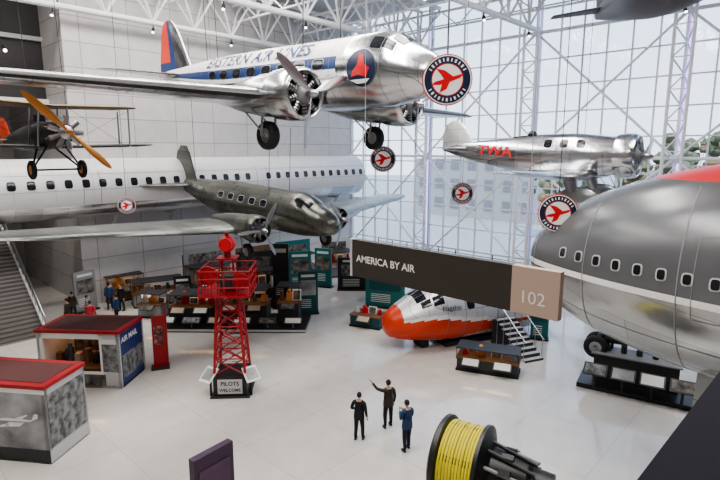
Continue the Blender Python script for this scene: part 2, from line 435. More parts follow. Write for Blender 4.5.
for (t,w,h) in ((-6,22,9),(24,20,8),(50,24,12)):
    b.box((-40,t,h/2-.35),(14,w,h),mat('facade',(.46,.44,.42),.8,var=.1,vs=.4))
    for i in range(int(h/3)):
        for j in range(int(w/3)): b.box((-32.98,t-w/2+1.6+j*3,1.8+i*3),(.1,1.6,1.6),GREY)
b.done('office_building',RM)
b=MB()
for i in range(24): b.cyl((-4,i*1.9,-.35),(-4,i*1.9,.9),.05,DARK,n=6)
for z in (.3,.6,.9): b.cyl((-4,0,z),(-4,45,z),.03,DARK,n=6)
b.done('terrace_railing',RM)
# ---------------------------------------------------------------- white fuselage along wall
L=Loft([(0,1.0,1.1,0),(.05,1.7,1.75,0),(31,1.7,1.75,0),(31.05,1.0,1.1,0)])
b=MB(); FUSW=mat('white_fuselage',(.66,.66,.67),.35,var=.07,vs=.6)
L.mesh(b,lambda s,a:(SILVER if 207<a<333 else FUSW),ns=40,na=48,power=1)
x=1.2
while x<30.3:
    for a in (12,168):
        if not(11.5<x<12.8): L.patch(b,x,x+.42,a-8,a+8,GLASSD,.02,True)
    x+=.92
for xx in (11.6,23.6):
    for a in (5,175):
        L.patch(b,xx,xx+.04,a-32,a+32,GREY,.015); L.patch(b,xx+.95,xx+.99,a-32,a+32,GREY,.015)
for i in range(1,15): L.patch(b,i*2,i*2+.03,-20,200,LGREY,.012,n=30)
for a in (0,180,30,150): L.patch(b,.1,30.9,a-.35,a+.35,GREY,.012,n=3)
for i in range(6):
    b.box((-2-4*i,1.3,-1.9),(.25,1.0,.35),LGREY); b.cyl((-2-4*i,1.72,-3.2),(-2-4*i,.4,-1.7),.09,LGREY,n=10)
b.done('airliner_fuselage_section',RM@Matrix.Translation((1.2,1.92,7.75))@Matrix.Rotation(rad(180),4,'Z'))
# ---------------------------------------------------------------- twin engine airliner
L=Loft([(0,.05,.05,-.35),(.12,.34,.33,-.34),(.45,.64,.6,-.28),(1.0,.88,.84,-.2),(1.45,1.0,.99,-.12),(1.95,1.13,1.2,-.02),(2.7,1.22,1.3,0),(5,1.25,1.3,0),(10.5,1.25,1.3,0),(13.5,1.02,1.08,.15),(16.5,.55,.65,.42),(18.8,.2,.32,.62),(19.7,.03,.1,.66)])
b=MB()
def liv(s,a):
    if a>180: a_=(a-360) if a>270 else 180-a
    else: a_=a if a<90 else 180-a
    if s>4.0 and -1<a_<19: return SKYB
    if s>4.0 and -8<a_<=-1: return WHITE
    if s>3.6 and a_>=19: return WHITE if a_<66 else SILVER
    return SILVER
L.mesh(b,liv,ns=110,na=90)
for side in (-1,1):
    f=(lambda a:a) if side>0 else (lambda a:180-a)
    for i in range(8):
        s=4.6+i*1.05
        L.patch(b,s-.04,s+.62,f(9-9.5),f(9+9.5),SILVD,.015,True); L.patch(b,s,s+.58,f(9-8),f(9+8),GLASSD,.025,True)
    L.patch(b,1.38,1.82,f(54),f(86),GLASSD,.02)
    L.patch(b,1.62,2.02,f(30),f(49),GLASSD,.02); L.patch(b,2.08,2.5,f(28),f(50),GLASSD,.02)
    L.text(b,'EASTERN AIR LINES',.86,13.1 if side<0 else 4.3,27,SKYB,.03,side,1.02,bold=.012)
    L.disc(b,2.75,-2,.66,SILVD,.02,side); L.disc(b,2.75,-2,.63,BLUE,.03,side)
    L.poly(b,[(-.1,.5),(.1,.42),(.2,.1),(.42,-.02),(.25,-.3),(-.1,-.22),(-.45,-.3),(-.3,-.05),(-.12,.1)],RED,.045,side,2.75,-2)
    L.poly(b,[(-.5,-.38),(.4,-.36),(.2,-.5),(-.2,-.52)],WHITE,.048,side,2.75,-2)
    for i in range(14): L.patch(b,2.0+i*1.15,2.015+i*1.15,f(-60),f(88),GREY,.01,n=16)
boot=BLACK
wing(b,[(0,-4.9,4.7,-1.05,.15),(2.9,-4.9,4.7,-1.05,.15),(12.6,-7.0,3.4,-.95,.12),(14.1,-7.6,2.4,-.95,.1),(14.6,-8.3,.8,-.94,.08)],SILVER,boot,sub=3,bf=.06)
wing(b,[(0,-16.4,2.3,.6,.1),(3.3,-17.1,1.5,.62,.1),(3.9,-17.5,.9,.62,.08),(4.05,-17.8,.35,.62,.08)],SILVER,boot)
def finm(y,fx,m):
    if fx>.5: return ORANGE if y>.9 else SKYB
    return SKYB if (.36<fx<=.5) else m
wing(b,[(.4,-15.6,3.9,0,.09),(1.4,-16.3,3.2,0,.09),(2.8,-17.2,2.1,0,.09),(3.4,-17.8,1.3,0,.08),(3.6,-18.2,.6,0,.08)],SILVER,None,sg=(1,),vert=True,fn=finm,sub=2)
for g in (-1,1):
    c=(-3.6,g*2.9,-1.0)
    radial(b,c,.88,1.3,SILVER,[(-1.2,.78),(-2.2,.76),(-3.5,.6),(-4.8,.3),(-5.8,.02)],SILVER)
    prop(b,(-3.36,g*2.9,-1.0),1.8,3,SILVD,188 if g<0 else 180,w=.34)
    X=-5.7
    wheel(b,(X,g*2.9,-2.4),.52,.4)
    for q in(-.3,.3):
        b.cyl((X,g*2.9+q,-2.4),(X+.1,g*2.9+q,-1.2),.05,SILVD,n=8); b.cyl((X,g*2.9+q,-2.25),(X-1.5,g*2.9+q,-1.2),.035,SILVD,n=8)
    b.cyl((X,g*2.9-.3,-1.6),(X,g*2.9+.3,-1.6),.05,SILVD,n=8)
    b.cyl((-.9,g*.3,.6),(-.9,g*.35,.95),.012,DARK,n=6)
    b.cyl((-6,g*1,1.0),(-6,g*1,6.2),.018,DARK,n=6); b.cyl((-14,g*.3,.9),(-14.4,g*.3,5.6),.018,DARK,n=6)
wheel(b,(-18.6,0,-.05),.22,.15); b.cyl((-18.6,0,0),(-18.3,0,.5),.05,SILVD,n=8)
b.done('twin_engine_airliner',place(2.85,17.5,12.72,-43.2,2.0))
# ---------------------------------------------------------------- grey twin
L=Loft([(0,.05,.05,-.2),(.12,.3,.3,-.2),(.5,.56,.55,-.15),(1.3,.8,.8,-.08),(1.9,.9,1.0,.03),(2.6,.98,1.12,.08),(4,1.02,1.12,.05),(8.5,1.02,1.12,.05),(11,.8,.9,.12),(13.5,.42,.52,.3),(15.2,.12,.22,.42),(15.7,.03,.06,.45)])
b=MB(); L.mesh(b,lambda s,a:GUN,ns=80,na=48)
for side in (-1,1):
    f=(lambda a:a) if side>0 else (lambda a:180-a)
    L.patch(b,1.45,1.85,f(45),f(85),GLASSD,.02); L.patch(b,1.85,2.4,f(30),f(55),GLASSD,.02)
    for i in range(5): L.patch(b,4.35+i*1.0,4.95+i*1.0,f(9),f(31),LGREY,.015,True); L.patch(b,4.4+i*1.0,4.9+i*1.0,f(11),f(29),GLASSD,.022,True)
    for i in range(11): L.patch(b,2.7+i*1.0,2.715+i*1.0,f(-60),f(88),DARK,.01,n=14)
    L.text(b,'NC 13369',.32,12.4 if side<0 else 10.8,18,LGREY,.02,side)
wing(b,[(0,-3.6,4.3,-.7,.16),(2.8,-3.6,4.2,-.68,.16),(11.8,-5.3,2.4,-.3,.11),(12.9,-5.8,1.6,-.25,.1),(13.3,-6.2,.5,-.22,.08)],GUN2,None,sub=3)
wing(b,[(0,-13.1,2.0,.45,.1),(2.9,-13.6,1.3,.47,.1),(3.3,-14,.6,.47,.08)],GUN2)
wing(b,[(.3,-12.6,3.1,0,.1),(1.3,-13.1,2.5,0,.09),(2.4,-13.6,1.7,0,.09),(2.9,-14.0,.8,0,.08)],GUN,None,sg=(1,),vert=True,sub=2)
for g in(-1,1):
    radial(b,(-2.5,g*2.7,-.45),.68,.85,GUN,[(-.8,.6),(-1.8,.58),(-3,.42),(-4.2,.15)],GUN)
    prop(b,(-2.3,g*2.7,-.45),1.5,3,SILVD,30 if g<0 else 75,w=.24)
    wheel(b,(-3.6,g*2.7,-1.75),.42,.3)
    for q in (-.24,.24): b.cyl((-3.6,g*2.7+q,-1.75),(-3.9,g*2.7+q,-.7),.04,SILVD,n=8)
    b.cyl((-4.5,g*.7,.8),(-4.5,g*.7,4.4),.015,DARK,n=6)
b.cyl((-13,0,.8),(-13.6,0,9.5),.015,DARK,n=6)
b.done('twin_engine_airliner.001',place(-1.07,25,6.5,-42.5,3.6))
# ---------------------------------------------------------------- single engine mailplane
L=Loft([(0,.7,.74,0),(.9,.8,.86,0),(2,.82,.95,.02),(3.5,.75,.92,.03),(5.5,.5,.68,.1),(7.5,.22,.36,.22),(8.6,.03,.08,.28)])
b=MB(); L.mesh(b,lambda s,a:SILVER,ns=50,na=40)
radial(b,(.55,0,0),.92,.8,SILVER,[(-.7,.72),(-.9,.74)],SILVER)
prop(b,(.75,0,0),1.5,2,SILVD,65,w=.24)
for side in (-1,1):
    f=(lambda a:a) if side>0 else (lambda a:180-a)
    L.text(b,'TWA',.62,6.5 if side<0 else 5,-8,RED,.03,side,1.3,bold=.015)
    for i in range(3): L.patch(b,1.4+i*.7,1.75+i*.7,f(20),f(45),GLASSD,.02,True)
    for i in range(6): L.patch(b,1.1+i*1.1,1.115+i*1.1,f(-60),f(88),GREY,.01,n=14)
    b.cyl((-1.8,side*.5,.6),(-1.8,side*.5,8.6),.012,DARK,n=6)
L.patch(b,4.0,4.9,72,108,BROWN,.02,True); b.sph((-3.95,0,.95),(.2,.25,.18),GLASSD,n=12,k=8)
wing(b,[(0,-.9,3.1,-.85,.18),(1.6,-.9,3.0,-.85,.17),(5.8,-1.5,1.8,-.6,.12),(6.5,-1.85,1.1,-.55,.1),(6.7,-2.2,.4,-.53,.08)],SILVER,None,sub=2)
wing(b,[(0,-7.1,1.4,.35,.1),(1.8,-7.4,.9,.35,.1),(2.1,-7.6,.4,.35,.08)],SILVER)
wing(b,[(.2,-6.8,1.9,0,.1),(1.0,-7.1,1.6,0,.1),(1.5,-7.5,1.0,0,.09),(1.7,-7.8,.4,0,.08)],LIGHTAL,None,sg=(1,),vert=True)
for g in(-1,1):
    b.sph((-1.3,g*1.5,-1.75),(.85,.2,.5),SILVD,n=16,k=10); wheel(b,(-1.2,g*1.5,-1.98),.42,.22)
    b.cyl((-1.5,g*1.5,-1.5),(-1.8,g*1.4,-.7),.22,SILVD,r1=.32,n=12)
b.done('mail_monoplane',place(10.95,21.8,9.75,-40,0))
# ---------------------------------------------------------------- biplane (left)
L=Loft([(0,.3,.3,0),(.15,.36,.36,0),(1,.42,.45,0),(2.4,.42,.52,.02),(4.5,.3,.42,.05),(6.6,.06,.16,.12)])
YW=mat('fabric_wing',(.16,.11,.045),.5)
b=MB(); L.mesh(b,lambda s,a:BLACK,ns=36,na=28)
for g in (-1,1):
    for z,x,c,sp in((1.0,-.7,1.2,3.2),(-.42,-1.3,1.2,4.1)):
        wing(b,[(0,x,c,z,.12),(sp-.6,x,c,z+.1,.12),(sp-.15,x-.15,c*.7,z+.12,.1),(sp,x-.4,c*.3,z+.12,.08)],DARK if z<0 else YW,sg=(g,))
    for y in (.5,2.9):
        for xo in (-.9,-1.8): b.cyl((xo,g*y*.95,1.05),(xo-.4,g*y,-.4),.035,SILVD,n=8)
    b.cyl((-1,g*.5,1.0),(-1.5,g*2.9,-.4),.008,DARK,n=4); b.cyl((-1,g*2.8,1.0),(-1.5,g*.5,-.4),.008,DARK,n=4)
    wheel(b,(-1.1,g*.85,-1.25),.34,.15,hub=AMBER)
    b.cyl((-1.1,g*.85,-1.25),(-1.0,g*.3,-.4),.035,BLACK,n=8); b.cyl((-1.1,g*.85,-1.25),(-2,g*.3,-.4),.035,BLACK,n=8)
    b.cyl((-1.3,g*.6,1.0),(-1.3,g*.6,8),.012,DARK,n=6)
b.cyl((-1.1,-.85,-1.25),(-1.1,.85,-1.25),.035,BLACK,n=8)
for i in range(9):
    a=2*pi*i/9; d=Vector((0,math.cos(a),math.sin(a)))
    b.cyl(Vector((-.05,0,0))+d*.2,Vector((-.05,0,0))+d*.58,.09,SILVD,n=10); b.cyl(Vector((-.18,0,0))+d*.5,Vector((-.3,0,0))+d*.62,.035,BROWN,n=6)
b.rev([(-.2,.28),(.05,.24),(.18,.1),(.2,.001)],SILVD,None,20)
prop(b,(.28,0,0),1.85,2,AMBER,-46,w=.3,hub=.1)
wing(b,[(0,-5.6,1.1,.12,.08),(1.3,-5.8,.8,.12,.08),(1.5,-6,.3,.12,.08)],YW)
wing(b,[(.05,-5.7,1.3,0,.08),(.8,-6.0,1.0,0,.08),(1.1,-6.4,.4,0,.08)],ORANGE,None,sg=(1,),vert=True)
L.patch(b,2.6,3.3,65,115,BROWN,.02,True); b.box((-2.35,0,.7),(.03,.4,.25),GLASSD)
b.done('biplane',place(-10.3,18.6,10.6,-40,-3))
# ---------------------------------------------------------------- dark hanging plane top right
L=Loft([(0,.5,.5,0),(.4,.95,.8,0),(1.5,1.1,.95,0),(3,1.0,.9,0),(5.5,.55,.6,.15),(8,.08,.15,.3)])
b=MB(); L.mesh(b,lambda s,a:DARK,ns=40,na=32)
wing(b,[(0,-1.2,2.2,.25,.12),(5,-1.6,1.3,.25,.1),(5.6,-2,.5,.25,.08)],DARK)
wing(b,[(0,-6.6,1.1,.3,.1),(1.8,-6.9,.6,.3,.1)],DARK); wing(b,[(.3,-6.6,1.4,0,.1),(1.5,-7.2,.7,0,.1)],DARK,None,sg=(1,),vert=True)
prop(b,(.3,0,0),1.2,2,SILVD,80,w=.22); b.rev([(0,.5),(.2,.3),(.3,.02)],SILVD,None,20)
for g in(-1,1): b.cyl((-1.8,g*.6,.6),(-1.8,g*.6,3.9),.012,DARK,n=6)
b.done('racing_monoplane',place(8.0,12.2,14.55,-95,0,7))
# ---------------------------------------------------------------- jumbo jet nose
L=Loft([(0,.05,.05,-.05),(.12,.55,.55,-.05),(.45,1.0,1.05,-.04),(1,1.4,1.5,-.02),(2,1.9,2.05,.04),(3.5,2.45,2.55,.14),(6,2.95,3.0,.3),(9,3.2,3.4,.5),(14,3.25,3.6,.6)])
b=MB(); JG=mat('jet_grey',(.15,.155,.165),.25,.3,var=.1,vs=.7); JS=metalmat('jet_lower_silver',(.40,.41,.42),.2,.85,.12,2.6,1.2)
vs=[];fs=[];ml=[]
xs=[14*(i/90)**1.6 for i in range(91)]
RZ=2.72
def ringang(s):
    w,h,z=L.at(s); out=[]
    zc=[RZ,-.02,-.2]; 
    asin=lambda q: math.degrees(math.asin(max(-1,min(1,q))))
    A=[asin((q-z)/h) for q in zc]
    brk=[90,A[0],A[1],A[2],-90]; cnt=[8,16,2,16]
    r=[]
    for k in range(4):
        for i in range(cnt[k]): r.append(brk[k]+(brk[k+1]-brk[k])*i/cnt[k])
    r.append(-90); return r
cnts=[RED]*8+[JG]*16+[WHITE]*2+[JS]*16; NA=43
for s in xs:
    r=ringang(s)
    for a in r: vs.append(L.pt(s,a))
    for a in r: vs.append(L.pt(s,180-a))
for i in range(90):
    for h_ in(0,1):
        for j in range(42):
            q=i*2*NA+h_*NA+j; fs.append((q,q+1,q+1+2*NA,q+2*NA)); ml.append(cnts[j])
b.add(vs,fs,ml)
s=1.7
while s<13:
    w,h,z=L.at(s+.14)
    for side in (-1,1):
        e=math.degrees(math.asin((.45-z)/h)); e0=math.degrees(math.asin((.61-z)/h))-math.degrees(math.asin((.28-z)/h))
        f=(lambda a:a) if side>0 else (lambda a:180-a)
        L.patch(b,s,s+.27,f(e-e0/2),f(e+e0/2),LGREY,.015,True)
        L.patch(b,s+.04,s+.23,f(e-e0*.38),f(e+e0*.38),GLASSD,.03,True)
    s+=.6 
for side in(-1,1):
    f=(lambda a:a) if side>0 else (lambda a:180-a)
    for q in (.5,2.6,5.2,7.8): L.patch(b,q,q+.03,f(-88),f(55),GREY,.012,n=22)
    for q in (5.55,6.65): L.patch(b,q,q+.02,f(-16),f(24),GREY,.014,n=10)
    for aa in (-16,24): L.patch(b,5.55,6.67,f(aa-.2),f(aa+.2),GREY,.014,n=4)
    for aa in (-35,-55): L.patch(b,.6,13,f(aa-.25),f(aa+.25),GREY,.012,n=24)
H=Loft([(0,.1,.1,0),(.6,.9,.7,0),(1.6,1.4,1.2,.1),(3,1.7,1.6,.2),(6,1.8,1.7,.3)])
M2=Matrix.Translation((-7.6,0,3.1))
tmp=MB(); H.mesh(tmp,lambda s,a:RED,ns=24,na=32)
for side in(-1,1):
    f=(lambda a:a) if side>0 else (lambda a:180-a)
    for i in range(3): H.patch(tmp,.9+i*.35,1.2+i*.35,f(70-i*18),f(84-i*18),GLASSD,.02)
b.add(tmp.v,tmp.f,[tmp.mats[i] for i in tmp.m],M2)
b.cyl((-6.2,0,-2.4),(-6.2,0,-6.0),.17,SILVD,n=14); b.cyl((-6.2,0,-3.6),(-7.6,0,-2.6),.1,SILVD,n=10)
for g in(-1,1): wheel(b,(-6.2,g*.45,-5.9),.6,.42)
b.cyl((-6.2,-.7,-5.9),(-6.2,.7,-5.9),.09,SILVD,n=10)
for g in(-1,1):
    b.add([(-5.4,g*.75,-2.4),(-7.4,g*.8,-2.7),(-7.4,g*1.05,-4.2),(-5.4,g*1.0,-3.9)],[(0,1,2,3)],JS)
b.box((-10.5,0,-4.9),(.8,3.0,3.2),BLACK)
for g in (-1,1):
    b.cyl((-10.5,g*1.6,-6.45),(-10.5,g*1.2,-2.2),.2,BLACK,n=12)
b.done('jumbo_jet_nose',place(6.2,18.0,6.5,133.0,0))
# ---------------------------------------------------------------- cockpit section on floor
L=Loft([(0,.05,.05,-.35),(.12,.42,.42,-.35),(.5,.75,.74,-.3),(1.3,1.1,1.08,-.18),(2.0,1.3,1.3,-.05),(2.8,1.45,1.5,.03),(4.5,1.5,1.55,.03),(9.0,1.5,1.55,.03),(9.05,1.1,1.1,.03)])
b=MB()
def dl(s,a):
    aa=a-360 if a>270 else (180-a if a>90 else a)
    if s<.75 : return ORANGE
    if s<4.2: hi=16-s*6; lo=-75+s*5
    else: hi=-12-(s-4.2)*2; lo=-50+(s-4.2)*6
    if lo<aa<hi: return ORANGE
    if lo-4<aa<hi+8: return WHITE
    return LIGHTAL
L.mesh(b,dl,ns=90,na=90)
for side in(-1,1):
    f=(lambda a:a) if side>0 else (lambda a:180-a)
    L.patch(b,1.5,2.0,f(52),f(68),GLASSD,.02); L.patch(b,1.5,2.0,f(70),f(88),GLASSD,.02); L.patch(b,1.65,2.15,f(34),f(50),GLASSD,.02); L.patch(b,2.25,2.8,f(30),f(50),GLASSD,.02)
    for i in range(4): L.patch(b,4+i*1.1,4.45+i*1.1,f(14),f(34),GLASSD,.02,True)
    for i in range(6): L.patch(b,2.9+i,2.92+i,f(-50),f(88),GREY,.012,n=14)
    L.text(b,'Flagship',.34,3.9 if side<0 else 2.6,16,BLUE,.03,side)
b.box((-5.5,0,-1.6),(4.6,1.6,.22),DARK); b.box((-2.2,0,-1.45),(.4,.9,.5),DARK)
b.done('airliner_cockpit_section',place(1.15,24.9,1.72,203,0))
# ---------------------------------------------------------------- round airline signs
def rsign(name,x,y,z,r,yaw,top):
    b=MB(); k=r
    b.cyl((0,-.04,0),(0,.04,0),r,RED,n=48)
    b.cyl((0,-.05,0),(0,.05,0),r*.96,WHITE,n=48); b.cyl((0,-.055,0),(0,.055,0),r*.91,BLUE,n=48)
    b.cyl((0,-.06,0),(0,.06,0),r*.64,RED,n=48); b.cyl((0,-.065,0),(0,.065,0),r*.6,WHITE,n=48)
    for g in(-1,1):
        yy=g*.07; y2=g*.072
        def pl(pts,m=RED,q=yy): b.add([(p[0]*k,q,p[1]*k) for p in pts],[tuple(range(len(pts)))],m)
        pl([(-.62,-.2),(-.5,-.08),(.2,.12),(.66,.24),(.5,.06),(.1,-.08),(-.3,-.2)])
        pl([(-.12,.0),(.24,.12),(-.1,.36),(-.46,.44),(-.26,.2)],RED,y2)
        pl([(-.2,-.12),(.12,-.04),(-.02,-.36),(-.3,-.5),(-.24,-.28)],RED,y2)
        for i in range(11):
            for base in (90,270):
                a=rad(base-60+i*12); c=Vector((math.cos(a)*r*.775,g*.066,math.sin(a)*r*.775))
                b.box(c,(r*(.05+.03*(i%2)),.01,r*.13),WHITE,ry=-(math.degrees(a)-90) )
    b.cyl((0,0,r),(0,0,top-z),.012,DARK,n=6)
    b.done(name,place(x,y,z,yaw))
rs=[(2.1,13,11.66,.6,-6,19.5),(1.31,30,9.49,.74,0,19.5),(5.5,28,7.7,.6,-8,19.5),(6.2,16.2,8.05,.6,-15,19.5),(-12.6,28,7.05,.46,20,19.5)]
for i,(x,y,z,r,yw,tp) in enumerate(rs): rsign('airline_logo_sign' if i==0 else 'airline_logo_sign.%03d'%i,x,y,z,r,yw,tp)
# ---------------------------------------------------------------- hanging gallery sign
b=MB(); Lg=4.42
b.box((-Lg/2-.4,0,0),(Lg-.8,.14,.78),SIGND); b.box((-.4,0,0),(.8,.142,.78),TAN)
addtext(b,'AMERICA BY AIR',.205,WHITE,Matrix.Translation((-Lg+.12,-.075,-.06))@RX,bold=.004)
addtext(b,'102',.30,WHITE,Matrix.Translation((-.66,-.075,-.2))@RX)
addtext(b,'AMERICA BY AIR',.205,WHITE,Matrix.Translation((-.9,.075,-.02))@Matrix.Rotation(pi,4,'Z')@RX)
b.box((-Lg-.03,0,0),(.06,.16,.8),LGREY)
for x in(-.6,-Lg+.3): b.cyl((x,0,.38),(x,0,10.5),.006,LGREY,n=6)
b.done('hanging_gallery_sign',place(3.12,7.8,7.76,-43.0))
# ---------------------------------------------------------------- beacon tower
b=MB(); zb,zt=.95,4.3; hb_,ht=.62,.42
b.box((0,0,.45),(1.35,1.35,.9),BLACK); b.box((0,0,.03),(1.6,1.6,.06),DARK)
b.box((0,-.69,.47),(1.0,.02,.62),LGREY); 
addtext(b,'PILOTS',.24,BLACK,Matrix.Translation((0,-.705,.52))@RX,'CENTER',.006); addtext(b,'WELCOME',.18,BLACK,Matrix.Translation((0,-.705,.26))@RX,'CENTER',.005)
for g in(-1,1):
    M=Matrix.Translation((g*.86,-.55,.95))@Matrix.Rotation(rad(g*35),4,'Z')@Matrix.Rotation(rad(40),4,'X')
    b.box((0,0,0),(.62,.7,.04),WHITE,M); b.box((0,0,.025),(.5,.5,.01),MURAL,M); b.cyl((g*.82,-.5,0),(g*.82,-.5,.9),.05,BLACK,n=8)
cor=[(-1,-1),(1,-1),(1,1),(-1,1)]
def P(z,i):
    t=(z-zb)/(zt-zb); h=hb_+(ht-hb_)*t; return Vector((cor[i%4][0]*h,cor[i%4][1]*h,z))
for i in range(4):
    b.cyl(P(.9,i),P(zt,i),.055,TRED,n=8)
    N=5
    for k in range(N):
        z0=zb+(zt-zb)*k/N; z1=zb+(zt-zb)*(k+1)/N
        b.cyl(P(z0,i),P(z1,i+1),.03,TRED,n=6); b.cyl(P(z0,i+1),P(z1,i),.03,TRED,n=6); b.cyl(P(z1,i),P(z1,i+1),.03,TRED,n=6)
b.box((0,0,4.34),(2.0,2.0,.08),TRED)
for i in range(4):
    c0=Vector((cor[i][0]*.98,cor[i][1]*.98,0)); c1=Vector((cor[(i+1)%4][0]*.98,cor[(i+1)%4][1]*.98,0))
    for z in(4.7,5.05,5.35): b.cyl(c0+Vector((0,0,z)),c1+Vector((0,0,z)),.03,TRED,n=6)
    for k in range(4): q=c0.lerp(c1,k/4); b.cyl(q+Vector((0,0,4.34)),q+Vector((0,0,5.35)),.03,TRED,n=6)
    b.cyl((cor[i][0]*.4,cor[i][1]*.4,4.3),(cor[i][0]*.25,cor[i][1]*.25,5.7),.035,TRED,n=6)
b.box((0,0,4.7),(.6,.6,.6),DARK); b.rev([(0,.001),(0,.38),(.12,.38),(.12,.001)],TRED,Matrix.Translation((-.75,-.3,5.05))@Matrix.Rotation(rad(-90),4,'Z'),24)
b.rev([(0,.001),(0,.34),(.12,.34),(.12,.001)],TRED,Matrix.Translation((.6,-.5,4.85))@Matrix.Rotation(rad(-90),4,'Z'),24)
b.box((0,0,5.72),(.8,.8,.06),TRED); b.cyl((0,0,5.7),(0,0,6.0),.14,TRED,n=14)
b.sph((0,0,6.28),(.34,.34,.34),RED,n=24,k=14); b.cyl((0,-.3,6.3),(0,-.42,6.3),.26,RED,n=24); b.cyl((0,0,6.6),(0,0,6.75),.08,TRED,n=10)
for k in range(12): b.cyl((-.15,.62,1+k*.28),(.15,.62,1+k*.28),.015,TRED,n=6)
b.done('beacon_tower',place(-5.35,20.6,0,3))
# ---------------------------------------------------------------- exhibits
def silhouette(b,M,k,m):
    def pl(pts): b.add([(p[0]*k,p[1]*k,0) for p in pts],[tuple(range(len(pts)))],m,M)
    pl([(-1,.02),(-.9,.1),(.6,.12),(1,.3),(1.02,.5),(.85,.5),(.7,.22),(-.6,.24),(-.95,.14)])
    pl([(-.35,.05),(.35,.08),(.1,-.12),(-.9,-.22),(-.95,-.17)]); pl([(-.2,.2),(.2,.2),(.55,.42),(.45,.44)])
    b.add([((-.5+.1*math.cos(t*.785))*k,(-.1+.1*math.sin(t*.785))*k,0) for t in range(8)],[tuple(range(8))],m,M)
def kiosk(name,x,y,yaw,w,d,h,front,side,top=RED,text=None,win=True):
    b=MB()
    b.box((-w/2,d/2,.06),(w,d,.12),DARK)
    b.box((-w/2,d-.06,h/2),(w,.12,h),CREAM); b.box((-.06,d/2,h/2),(.12,d,h),side); b.box((-w+.06,d/2,h/2),(.12,d,h),CREAM)
    if win:
        b.box((-w/2,.06,.35),(w,.12,.7),front); b.box((-w/2,.06,h-.14),(w,.12,.28),front); b.box((-w*.12,.06,h/2),(w*.24,.12,h),front); b.box((-w+.12,.06,h/2),(.24,.12,h),front)
        b.box((-w*.55,.0,.36),(w*.72,.02,.5),MURAL2); b.box((-w*.12,-.005,h*.55),(w*.18,.02,h*.5),MURAL3)
        b.box((-w*.6,d/2,.75),(w*.7,d-.4,.1),BROWN); b.box((-w*.6,d/2,h-.3),(w*.6,.2,.04),WARM)
        for i in range(6): b.box((-w*.88+i*w*.115,d*.4,1.0+.1*(i%2)),(.24,.3,.45+.2*(i%2)),[BROWN,DARK,TAN,BROWN,BLACK,AMBER][i])
        b.box((-w*.6,d-.14,1.5),(w*.6,.03,1.2),MURAL2)
        b.box((-w*.6,.05,1.3),(w*.05,.04,1.3),DARK)
    else:
        b.box((-w/2,.06,h/2),(w,.12,h),front)
        b.box((-w/2,-.005,.28),(w,.02,.4),DARK); b.box((-w/2,-.005,h-.1),(w,.02,.2),WHITE)
        silhouette(b,Matrix.Translation((-1.05,-.02,1.35))@RX,.75,WHITE); silhouette(b,Matrix.Translation((-3.1,-.02,1.6))@RX,.9,DARK)
        b.box((.005,d/2,h*.55),(.02,d*.9,h*.7),MURAL3); b.box((.01,d/2,.25),(.02,d,.4),LGREY)
    b.box((-w/2,d/2,h+.03),(w+.1,d+.1,.12),top); b.box((-w/2,d/2,h+.095),(w-.4,d-.4,.02),mat('kiosk_roof',(.10,.03,.03),.6))
    if text:
        M=Matrix.Translation((.005,.2,h-.5))@Matrix.Rotation(rad(90),4,'Z')@RX
        addtext(b,text,.34,WHITE,M,bold=.008)
        b.box((.01,d/2,h*.36),(.02,d*.85,h*.42),MURAL3)
    b.done(name,place(x,y,0,yaw))
kiosk('exhibit_kiosk',-10.1,20.7,-4,3.6,2.1,2.45,WHITE,SKYB,TRED,'AIR MAIL')
kiosk('mural_kiosk',-9.95,15.3,-8,4.6,1.9,2.6,MURAL,LGREY,TRED,None,False)
b=MB(); b.box((0,0,1.25),(.55,.14,2.5),TRED); b.box((0,0,.04),(.8,.6,.08),DARK); b.box((.3,.7,1.25),(.12,1.3,2.5),TRED); b.box((0,-.08,1.6),(.4,.02,.9),mat('panel_print',(.30,.10,.09),.5,var=.8,vs=6,ramp=(.4,.6)))
b.done('info_panel',place(-9.3,22.9,0,20))
b=MB(); b.box((0,0,1.38),(1.15,.2,2.75),PURP); b.box((0,-.11,1.6),(.9,.02,1.6),mat('purple_graphic',(.08,.035,.09),.5,var=.5,vs=2)); b.box((0,0,.04),(1.3,.6,.08),DARK)
b.done('info_panel.001',place(-3.65,11.7,0,52))
